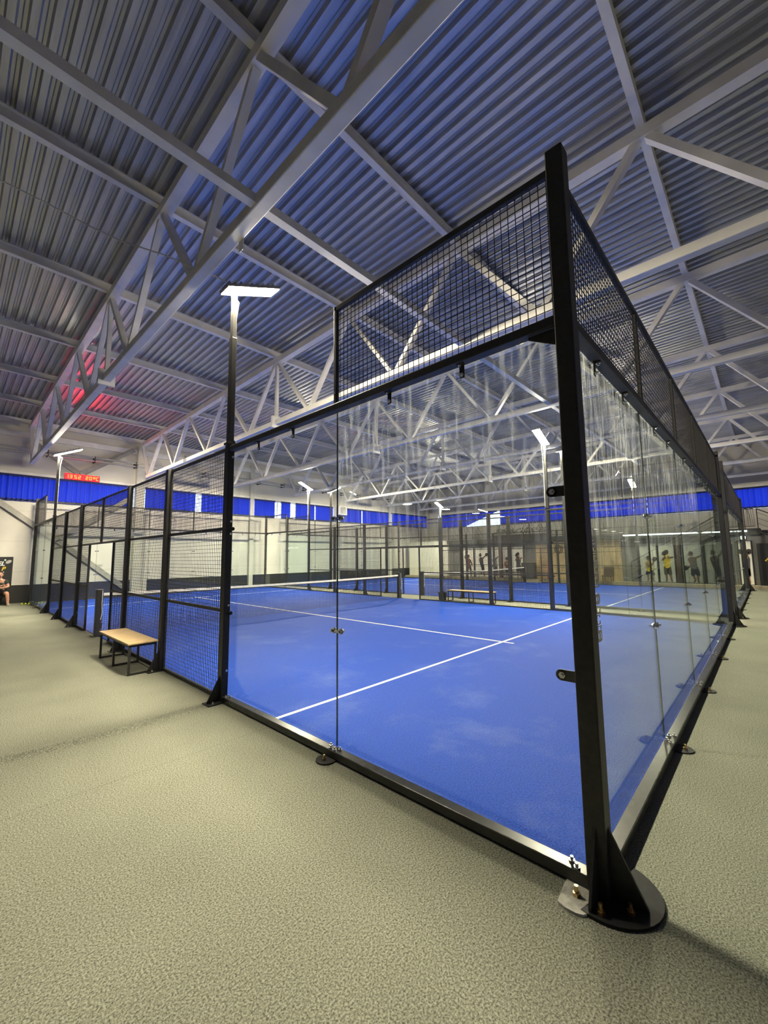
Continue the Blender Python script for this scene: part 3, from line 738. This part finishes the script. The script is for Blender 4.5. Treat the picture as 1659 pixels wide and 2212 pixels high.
# ------------------------------------------------------------------ banner and seated person at the left edge
t = thing('wall_banner', 'black banner with white and yellow lettering behind the seated person', 'banner', (-1.5, YF-.05, .3))
MB().bbox((-2.6, YF-.05, .25), (-.56, YF-.035, 1.79), .003).build('cloth', DGREY if False else plain('black_banner', (.012, .015, .015), .6), t)
def text3(s, size, loc, m, parent, name='lettering', ext=.002, rot=(math.pi/2, 0, 0), shear=0., align='RIGHT'):
    c = bpy.data.curves.new(name, 'FONT'); c.body = s; c.size = size; c.extrude = ext; c.align_x = align; c.shear = shear; c.offset = .006
    tmp = bpy.data.objects.new('t', c); COL.objects.link(tmp)
    bpy.context.view_layer.update()
    dg = bpy.context.evaluated_depsgraph_get(); me = bpy.data.meshes.new_from_object(tmp.evaluated_get(dg))
    bpy.data.objects.remove(tmp)
    me.materials.clear(); me.materials.append(m); me.name = name
    o = bpy.data.objects.new(name, me); COL.objects.link(o); o.rotation_euler = rot
    o.parent = parent; o.location = Vector(loc)-wloc(parent)
    return o
text3('EL', .22, (-.80, YF-.053, 1.46), WHITEP, t, shear=.25)
text3('P', .20, (-.78, YF-.053, 1.27), YELLOW, t, shear=.25)
MB().box((-1.6, YF-.054, 1.19), (-.80, YF-.051, 1.225)).build('small_lettering', WHITEP, t)
MB().add([(-.69+.09*math.cos(a)*.9-.03*math.sin(a), YF-.053, 1.60+.05*math.sin(a)+.05*math.cos(a)) for a in [2*math.pi*k/20 for k in range(20)]], [tuple(range(19, -1, -1))]).build('racket_print', plain('grey_print', (.45, .45, .45), .6), t)
MB().add([(-.79+.03*math.cos(a), YF-.053, 1.67+.03*math.sin(a)) for a in [2*math.pi*k/16 for k in range(16)]], [tuple(range(15, -1, -1))]).build('ball_print', WHITEP, t)

def skin_mesh(name, verts, edges, radii, m, parent, root=0, sub=2):
    me = bpy.data.meshes.new(name); off = wloc(parent)
    me.from_pydata([tuple(Vector(v)-off) for v in verts], edges, []); o = bpy.data.objects.new(name, me); COL.objects.link(o); o.parent = parent
    sk = o.modifiers.new('skin', 'SKIN'); sk.use_smooth_shade = True
    for i, rd in enumerate(radii): me.skin_vertices[0].data[i].radius = rd if isinstance(rd, tuple) else (rd, rd)
    for i in range(len(verts)): me.skin_vertices[0].data[i].use_root = (i == root)
    ss = o.modifiers.new('sub', 'SUBSURF'); ss.levels = sub; ss.render_levels = sub
    me.materials.append(m); return o
PX, PY = -.93, 20.18
t = thing('person', 'seated person in dark polo and black shorts, arms folded, before the banner', 'person', (PX, PY, 0))
def q(dx, dy, z): return (PX+dx, PY+dy, z)
V_ = [q(0, .10, .44), q(0, .09, .60), q(0, .07, .78), q(0, .04, .90), q(0, .02, .985), q(0, .0, 1.07),
      q(.17, .05, .88), q(.25, -.02, .68), q(.06, -.20, .64), q(-.08, -.22, .66),
      q(-.17, .05, .88), q(-.25, -.02, .67), q(-.06, -.18, .70), q(.08, -.21, .73),
      q(.11, .02, .43), q(.20, -.36, .46), q(.23, -.30, .24), q(.24, -.32, .07), q(.26, -.46, .035),
      q(-.11, .02, .43), q(-.20, -.36, .46), q(-.22, -.30, .24), q(-.23, -.32, .07), q(-.25, -.46, .035)]
E_ = [(0, 1), (1, 2), (2, 3), (3, 4), (4, 5), (3, 6), (6, 7), (7, 8), (8, 9), (3, 10), (10, 11), (11, 12), (12, 13), (0, 14), (14, 15), (15, 16), (16, 17), (17, 18), (0, 19), (19, 20), (20, 21), (21, 22), (22, 23)]
R_ = [(.15, .12), (.145, .11), (.16, .11), (.12, .09), .055, .05, .062, .05, .036, .028, .062, .05, .036, .028, .095, .065, .058, .04, .035, .095, .065, .058, .04, .035]
skin_mesh('body', V_, E_, R_, SKIN, t)
hd = MB().ball(q(0, -.025, 1.13), (.078, .095, .118), 20, 14); hd.ball(q(0, -.122, 1.115), (.014, .018, .022)); hd.ball(q(.08, -.01, 1.12), (.014, .022, .032)); hd.ball(q(-.08, -.01, 1.12), (.014, .022, .032))
hd.build('head', SKIN, t, True)
MB().ball(q(0, .004, 1.182), (.084, .104, .085), 18, 12).build('hair', HAIR, t, True)
mb = MB()
for s in (-1, 1): mb.ball(q(s*.03, -.113, 1.145), (.012, .008, .007))
mb.ball(q(0, -.112, 1.07), (.026, .01, .007)); mb.build('face_features', HAIR, t, True)
# five separate fingers and a thumb on each hand, resting on the folded arms
for (hx, hy, hz, s) in ((-.09, -.225, .665, -1), (.09, -.215, .735, 1)):
    for k in range(4):
        L_ = (.055, .065, .062, .048)[k]; z0 = hz+.028-.019*k
        MB().tube([q(hx, hy, z0), q(hx+s*L_*.55, hy-.014, z0-.002), q(hx+s*L_, hy+.004, z0-.006)], [.009, .0085, .007], 8).build('finger', SKIN, t, True)
    MB().tube([q(hx-s*.03, hy-.01, hz+.03), q(hx-s*.01, hy-.03, hz+.055), q(hx+s*.02, hy-.03, hz+.06)], [.011, .010, .008], 8).build('thumb', SKIN, t, True)
skin_mesh('polo_shirt', [q(0, .10, .47), q(0, .09, .62), q(0, .07, .78), q(0, .045, .915), q(.17, .05, .885), q(.225, .005, .755), q(-.17, .05, .885), q(-.225, .005, .755)],
          [(0, 1), (1, 2), (2, 3), (3, 4), (4, 5), (3, 6), (6, 7)], [(.172, .14), (.165, .13), (.178, .13), (.11, .095), .078, .066, .078, .066], DSHIRT, t)
skin_mesh('shorts', [q(0, .09, .46), q(.11, .02, .44), q(.195, -.30, .465), q(-.11, .02, .44), q(-.195, -.30, .465)], [(0, 1), (1, 2), (0, 3), (3, 4)], [(.165, .13), .112, .088, .112, .088], DSHORT, t)
MB().prism([q(.02, -.075, .965), q(.07, -.03, .975), q(.05, -.075, .92)], (0, -.01, 0)).build('collar', WHITEP, t)
for s in (-1, 1):
    MB().bbox(q(s*.25-.045, -.54, 0), q(s*.25+.045, -.28, .075), .02).build('shoe', plain('grey_shoe', (.30, .29, .24), .7), t)
t = thing('low_seat', 'low black bench under the seated person', 'bench', (PX, PY+.12, 0))
MB().bbox((PX-.6, PY-.08, .28), (PX+.28, PY+.34, .32), .01).build('seat', BLACK, t)
for xx in (PX-.55, PX+.24): MB().bbox((xx-.02, PY-.06, 0), (xx+.02, PY+.32, .28), .005).build('leg', BLACK, t)

# ------------------------------------------------------------------ cafe front with printed boards (right wall)
XB = 23.0
struct('trim_3', MB().box((XB-.55, YN, 0), (XB, 20.2, .15)), BEIGE)
struct('trim_4', MB().box((XB, YN, 0), (XR, 20.2, .15)), BEIGE)
struct('wall_cafe', MB().box((XB+.035, YN, .151), (XB+.12, 16.4, 2.66)), MGREY)
struct('beam', MB().box((XB-.25, -.6, 2.45), (XB+.02, 16.4, 2.70)).box((XB-.25, -.62, 2.70), (XR, 16.4, 2.74)), DGREY, None)
tag(MB().box((XB, 16.5, .15), (XB+.10, 20.2, 2.75)).build('white_partition', PANELW), 'big white partition left of the dark cafe boards', 'partition')
t = thing('led_strip', 'bright white light strip above the printed player boards', 'light strip', (XB-.3, 2, 2.42))
MB().box((XB-.28, -.15, 2.60), (XB-.25, 4.9, 2.66)).build('diffuser', LEDM, t); MB().box((XB-.285, -.16, 2.66), (XB-.25, 4.92, 2.68)).build('channel', BLACK, t)
def board(y0, y1, lab, players):
    t = thing('printed_board', lab, 'poster', (XB, (y0+y1)/2, .17), 'printed player boards')
    MB().box((XB-.03, y0, .18), (XB+.02, y1, 2.17)).build('board', PANELW, t)
    MB().box((XB-.045, y0-.03, .15), (XB+.01, y0, 2.2)).box((XB-.045, y1, .15), (XB+.01, y1+.03, 2.2)).box((XB-.045, y0, 2.17), (XB+.01, y1, 2.2)).build('frame', BLACK, t)
    xf = XB-.032
    for k, (yc, cs, pose) in enumerate(players):
        skin_, top_, bot_ = cs
        xs = [p[0] for key in ('arm1', 'arm2', 'legs1', 'legs2') for p in pose[key]]+[pose['racket'][0]+.12, pose['racket'][0]-.06]
        kx = min(1, (yc-y0-.06)/max(.01, max(xs)), (y1-yc-.06)/max(.01, -min(xs)))
        def limb(pts, rs, m, nm, dx):
            mb = MB()
            for (p, q2), (ra, rb) in zip(zip(pts[:-1], pts[1:]), zip(rs[:-1], rs[1:])):
                p = Vector((0, yc-p[0]*kx, p[1])); q2 = Vector((0, yc-q2[0]*kx, q2[1])); dv = (q2-p).normalized(); nn = Vector((0, -dv.z, dv.y))
                poly = []
                for i in range(9): a = math.pi/2+math.pi*i/8; poly.append(p+nn*ra*math.sin(a)+dv*ra*math.cos(a))
                for i in range(9): a = -math.pi/2+math.pi*i/8; poly.append(q2+nn*rb*math.sin(a)+dv*rb*math.cos(a))
                mb.prism([(xf-dx, v.y, v.z) for v in poly], (-.001, 0, 0))
            return mb.build(nm, m, t)
        P = pose
        limb(P['legs1'], (.085, .06, .04, .035), skin_, 'printed_leg', .001); limb(P['legs2'], (.085, .06, .04, .035), skin_, 'printed_leg', .001)
        limb(P['legs1'][:2], (.11, .09), bot_, 'printed_shorts', .003); limb(P['legs2'][:2], (.11, .09), bot_, 'printed_shorts', .003)
        limb(P['torso'], (.13, .17), top_, 'printed_shirt', .005)
        limb(P['arm1'], (.06, .045, .035), skin_, 'printed_arm', .007); limb(P['arm2'], (.06, .045, .035), skin_, 'printed_arm', .007)
        h = P['head']; limb([h, (h[0]+.01, h[1]+.03)], (.10, .10), skin_, 'printed_head', .007); limb([(h[0], h[1]+.06), (h[0]+.01, h[1]+.08)], (.085, .085), HAIR, 'printed_hair', .009)
        rk = P['racket']; limb([P['arm1'][-1], rk], (.02, .02), HAIR, 'printed_handle', .009); limb([rk, (rk[0]+.05, rk[1]+.05)], (.10, .10), HAIR, 'printed_racket', .009)
    return t
POSES = [
 dict(head=(0, 1.66), torso=[(0, 1.02), (0, 1.38)], arm1=[(-.15, 1.42), (-.30, 1.30), (-.10, 1.42)], arm2=[(.15, 1.42), (.35, 1.42), (.42, 1.45)], legs1=[(-.07, .95), (-.12, .62), (-.10, .30), (-.14, .22)], legs2=[(.07, .95), (.16, .62), (.22, .30), (.26, .22)], racket=(-.17, 1.62)),
 dict(head=(-.05, 1.58), torso=[(.10, .98), (.02, 1.30)], arm1=[(-.10, 1.30), (-.05, 1.05), (-.25, .90)], arm2=[(.15, 1.35), (.35, 1.45), (.55, 1.52)], legs1=[(.05, .9), (.0, .6), (.10, .3), (.04, .23)], legs2=[(.18, .9), (.28, .6), (.26, .3), (.30, .22)], racket=(-.42, .88)),
 dict(head=(-.08, 1.62), torso=[(.08, 1.0), (0, 1.34)], arm1=[(.12, 1.36), (.32, 1.50), (.52, 1.60)], arm2=[(-.12, 1.34), (-.05, 1.25), (.20, 1.36)], legs1=[(.08, .95), (.20, .65), (.02, .45), (-.06, .42)], legs2=[(.16, .95), (.24, .60), (.34, .30), (.38, .23)], racket=(.62, 1.66)),
 dict(head=(0, 1.36), torso=[(.05, .80), (0, 1.08)], arm1=[(.12, 1.12), (.30, 1.05), (.45, 1.22)], arm2=[(-.14, 1.10), (-.02, .95), (.18, 1.0)], legs1=[(0, .75), (-.16, .60), (-.12, .30), (-.18, .22)], legs2=[(.10, .75), (.32, .58), (.30, .30), (.36, .22)], racket=(.52, 1.32)),
 dict(head=(.0, 1.55), torso=[(0, .95), (0, 1.28)], arm1=[(-.14, 1.32), (-.28, 1.50), (-.20, 1.75)], arm2=[(.14, 1.3), (.25, 1.1), (.30, .9)], legs1=[(-.06, .9), (-.10, .6), (-.16, .30), (-.2, .22)], legs2=[(.08, .9), (.16, .6), (.16, .30), (.2, .22)], racket=(-.16, 1.86)),
]
SK2 = plain('printed_skin', (.33, .18, .11), .6); GR1 = plain('printed_grey_shirt', (.20, .20, .18), .6); GR2 = plain('printed_dark_cloth', (.03, .032, .04), .6); SK3 = plain('printed_dark_skin', (.10, .06, .04), .6); OL = plain('printed_olive_shorts', (.13, .11, .06), .6); WS = plain('printed_pale_shirt', (.62, .6, .5), .6); MAR = plain('printed_maroon_cloth', (.13, .03, .03), .6)
board(3.47, 4.32, 'printed board of a crouching player in a yellow shirt', [(3.85, (SK2, YELLOW, GR2), POSES[3])])
board(2.72, 3.38, 'printed board of a player in yellow shirt and olive shorts', [(3.04, (SK2, YELLOW, OL), POSES[0])])
board(1.56, 2.40, 'printed board of a player in grey shirt swinging low', [(2.0, (SK2, GR1, GR2), POSES[1])])
board(.66, 1.45, 'printed board of a dark clad player lunging right', [(1.12, (SK2, GR2, GR2), POSES[2])])
board(-.22, .55, 'narrow printed board nearest the stairs, player reaching up', [(.02, (SK2, GR2, GR2), POSES[2])])
board(14.35, 15.25, 'printed board of a dark player with racket up, far left', [(14.75, (SK3, MAR, GR2), POSES[4])])
board(13.2, 14.2, 'printed board of a leaping player, second from far left', [(13.75, (SK3, GR2, GR2), POSES[2])])
board(12.4, 13.1, 'printed board half hidden by a fence post, third from far left', [(12.75, (SK3, GR1, GR2), POSES[1])])
board(11.6, 12.12, 'printed board of a woman in maroon holding a racket', [(11.85, (SK2, MAR, GR2), POSES[3])])
board(10.72, 11.48, 'printed board of a player in black beside the wooden wall', [(11.05, (SK2, GR2, GR2), POSES[0])])
for y0, y1, lab in ((2.44, 2.66, 'brown pillar between the yellow shirt and the grey shirt boards'), (12.17, 12.37, 'brown pillar among the far boards')):
    tag(MB().box((XB-.12, y0, .15), (XB+.02, y1, 2.45)).build('brown_pillar', BROWN), lab, 'pillar')
t = thing('slatted_screen', 'slatted light wood screen with a round emblem', 'screen', (XB-.05, 7.7, .15))
wm = plain('pale_oak_slat', (.50, .38, .20), .5, 0, .2, 3.)
MB().box((XB-.05, 5.1, .15), (XB+.02, 9.85, 2.44)).build('backing', wm, t)
mb = MB(); y = 5.15
while y < 9.8: mb.box((XB-.066, y, .17), (XB-.05, y+.10, 2.43)); y += .118
mb.build('slats', wm, t)
MB().box((XB-.074, 5.1, .85), (XB-.066, 9.85, .88)).box((XB-.074, 5.1, 1.75), (XB-.066, 9.85, 1.78)).box((XB-.074, 5.1, 2.3), (XB-.066, 9.85, 2.33)).build('batten', BROWN, t)
em = MB()
for rr in (.24, .15):
    em.tube([(XB-.08, 8.45+rr*math.cos(2*math.pi*k/24), 1.95+rr*math.sin(2*math.pi*k/24)) for k in range(25)], .022, 6)
em.build('emblem', BROWN, t)
tag(MB().rod((XB-.2, 9.05, .18), (XB-.2, 9.05, 1.2), .07, .05, 12).rod((XB-.2, 9.05, 1.2), (XB-.2, 9.05, 1.45), .05, .02, 12).build('red_stand', RED, None, True), 'slim red tapered stand in front of the wood wall', 'stand')
t = thing('lounge_chair', 'low wooden lounge chair before the slatted wall', 'chair', (XB-.6, 5.7, .15))
MB().bbox((XB-.85, 5.45, .42), (XB-.35, 5.95, .50), .02).build('seat', BROWN, t); MB().bbox((XB-.42, 5.45, .50), (XB-.34, 5.95, .95), .02).build('backrest', BROWN, t)
for a in (-.80, -.40):
    for b in (5.49, 5.91): MB().rod((XB+a, b, .15 if a > -.55 else 0), (XB+a, b, .43), .02).build('leg', BLACK, t)
t = thing('dark_cabinet', 'dark grey cabinet left of the slatted wood wall', 'cabinet', (XB-.3, 10.2, 0))
MB().bbox((XB-.55, 9.9, .16), (XB-.05, 10.62, 1.15), .01).build('body', DGREY, t); MB().bbox((XB-.58, 9.92, .2), (XB-.55, 10.25, 1.1), .005).build('door', DGREY, t); MB().bbox((XB-.58, 10.27, .2), (XB-.55, 10.6, 1.1), .005).build('door', DGREY, t)
t = thing('round_wall_lamp', 'round white glowing lamp beside the stairs', 'lamp', (XB-.28, .1, 2.35))
MB().rod((XB-.05, .02, 2.33), (XB-.09, .02, 2.33), .10, n=24).build('diffuser', LEDM, t); MB().rod((XB+.02, .02, 2.33), (XB-.05, .02, 2.33), .11, n=24).build('housing', BLACK, t)
# balcony railing with crossed bars, in separate bays
yy = 16.3; k = 0
while yy > -.2:
    y2 = max(yy-2.05, -.45)
    t = thing('balcony_railing', 'black railing bay of crossed bars on the cafe balcony, %s from the room corner' % ORD[k], 'railing', (XB-.2, yy, 2.74), 'railing bays of the cafe balcony')
    xr = XB-.2
    MB().box((xr-.02, yy-.02, 2.74), (xr+.02, yy+.02, 3.66)).box((xr-.02, y2, 3.62), (xr+.02, yy, 3.66)).box((xr-.015, y2, 2.82), (xr+.015, yy, 2.85)).build('frame', BLACK, t)
    mb = MB(); rnd = random.Random(k); nb = 7
    for j in range(nb):
        ya = y2+(yy-y2)*j/nb; yb2 = y2+(yy-y2)*min(1, (j+rnd.choice((-.9, .6, 1.2, 1.7)))/nb)
        mb.bar((xr, ya, 2.84), (xr, max(y2, yb2), 3.63), .014, .014)
    mb.build('bars', BLACK, t); yy -= 2.05; k += 1
def leafy(y0, y1, lab, m, h, nm='potted_plant'):
    t = thing(nm, lab, 'plant', (XB+.1, (y0+y1)/2, 2.74), 'plants on the cafe balcony')
    MB().bbox((XB-.02, y0, 2.742), (XB+.25, y1, 2.98), .01).build('planter', DGREY, t)
    rnd = random.Random(lab); mb = MB()
    for _ in range(int(260*(y1-y0))):
        c = Vector((XB+.1+rnd.gauss(0, .09), rnd.uniform(y0, y1), 3.02+h*abs(rnd.gauss(.4, .3)))); a = rnd.uniform(0, 6.28); b = rnd.uniform(-.2, 1.)
        dv = Vector((math.cos(a)*math.cos(b), math.sin(a)*math.cos(b), math.sin(b))); sd = dv.cross(Vector((0, 0, 1))).normalized()
        L_ = .11
        mb.add([c, c+dv*L_*.5+sd*.025, c+dv*L_, c+dv*L_*.5-sd*.025], [(0, 1, 2, 3)])
    o = mb.build('foliage', m, t); o['kind'] = 'stuff'
leafy(11.0, 12.7, 'dark leafy hedge planter at the left of the cafe balcony', DLEAF, .4)
leafy(9.2, 10.9, 'dark leafy hedge planter in the middle of the cafe balcony', DLEAF, .45)
leafy(6.9, 7.9, 'bright green planter seen beside the near corner post', LEAFM, .3)
leafy(2.6, 3.9, 'green trailing plant above the light strip', LEAFM, .35)
# stairs at the right edge
t = thing('staircase', 'dark steel staircase going down at the right picture edge', 'staircase', (XB-.3, -1.5, 0))
MB().bar((XB-.3, -.5, 2.62), (XB-.3, -4.6, .2), .05, .25, up=(1, 0, 0)).build('stringer', BLACK, t); MB().bar((XB+.6, -.5, 2.62), (XB+.6, -4.6, .2), .05, .25, up=(1, 0, 0)).build('stringer', BLACK, t)
for k in range(14):
    f = (k+.5)/14; MB().box((XB-.3, -.55-4.05*f-.13, 2.66-2.42*f), (XB+.6, -.55-4.05*f+.13, 2.69-2.42*f)).build('tread', DGREY, t)
mb = MB(); mb.bar((XB-.3, -.55, 3.62), (XB-.3, -4.6, 1.2), .04, .04)
for k in range(5): f = k/4; mb.bar((XB-.3, -.55-4.05*f, 2.6-2.42*f), (XB-.3, -.55-4.05*f, 3.62-2.42*f), .035, .035)
for o_ in (.3, .55, .8): mb.bar((XB-.3, -.55, 2.66+o_), (XB-.3, -4.6, .24+o_), .014, .014)
mb.build('handrail', BLACK, t)
t = thing('stair_board', 'black board with a yellow mark under the staircase', 'banner', (XB-.1, -1.2, .15))
MB().box((XB-.12, -3.5, .15), (XB-.09, -.42, 2.05)).build('board', plain('black_board', (.008, .009, .010), .5), t)
for k in range(3): MB().bar((XB-.125, -.66-.10*k, 1.25-.05*k), (XB-.125, -.80-.10*k, 1.40+.05*k), .05, .004, up=(1, 0, 0)).build('yellow_mark', YELLOW, t)

# hanging lamps
def pendant(x, y, z, lab):
    t = thing('pendant_lamp', lab, 'lamp', (x, y, z), 'round pendant lamps')
    MB().rod((x, y, z), (x, y, z+.10), .21, .12, 24).build('shade', LAMPBODY, t, False); MB().rod((x, y, z-.012), (x, y, z), .19, .195, 24).build('lens', PENDM, t)
    MB().rod((x, y, z+.1), (x, y, ztop(y)+.18), .006, n=6).build('cord', BLACK, t)
for k, x in enumerate((-10.6, -13.4, -16.1, -18.8, -21.6)):
    pendant(x, 10, 3.8, 'round white pendant lamp left of the walkway, %s of its row' % ORD[k])
def tube_lamp(p, q_, lab):
    p, q_ = Vector(p), Vector(q_); t = thing('tube_lamp', lab, 'lamp', tuple((p+q_)/2), 'hanging tube lamps')
    MB().bar(p+Vector((0, 0, .03)), q_+Vector((0, 0, .03)), .10, .04).build('housing', LAMPBODY, t); MB().rod(p, q_, .035, n=12).build('tube', TUBE, t)
    MB().rod((p+q_)/2+Vector((0, 0, .04)), ((p+q_)/2).to_tuple()[:2]+(ztop(p.y)+.186,), .005, n=6).build('cord', CABLE, t)
tube_lamp((16.45, 20.0, 6.13), (17.0, 20.0, 5.98), 'white tube lamp hanging under the far truss ends')
tube_lamp((22.0, 13.25, 4.74), (22.0, 12.6, 4.50), 'slanted white tube lamp hanging before the bright slanted curtain')
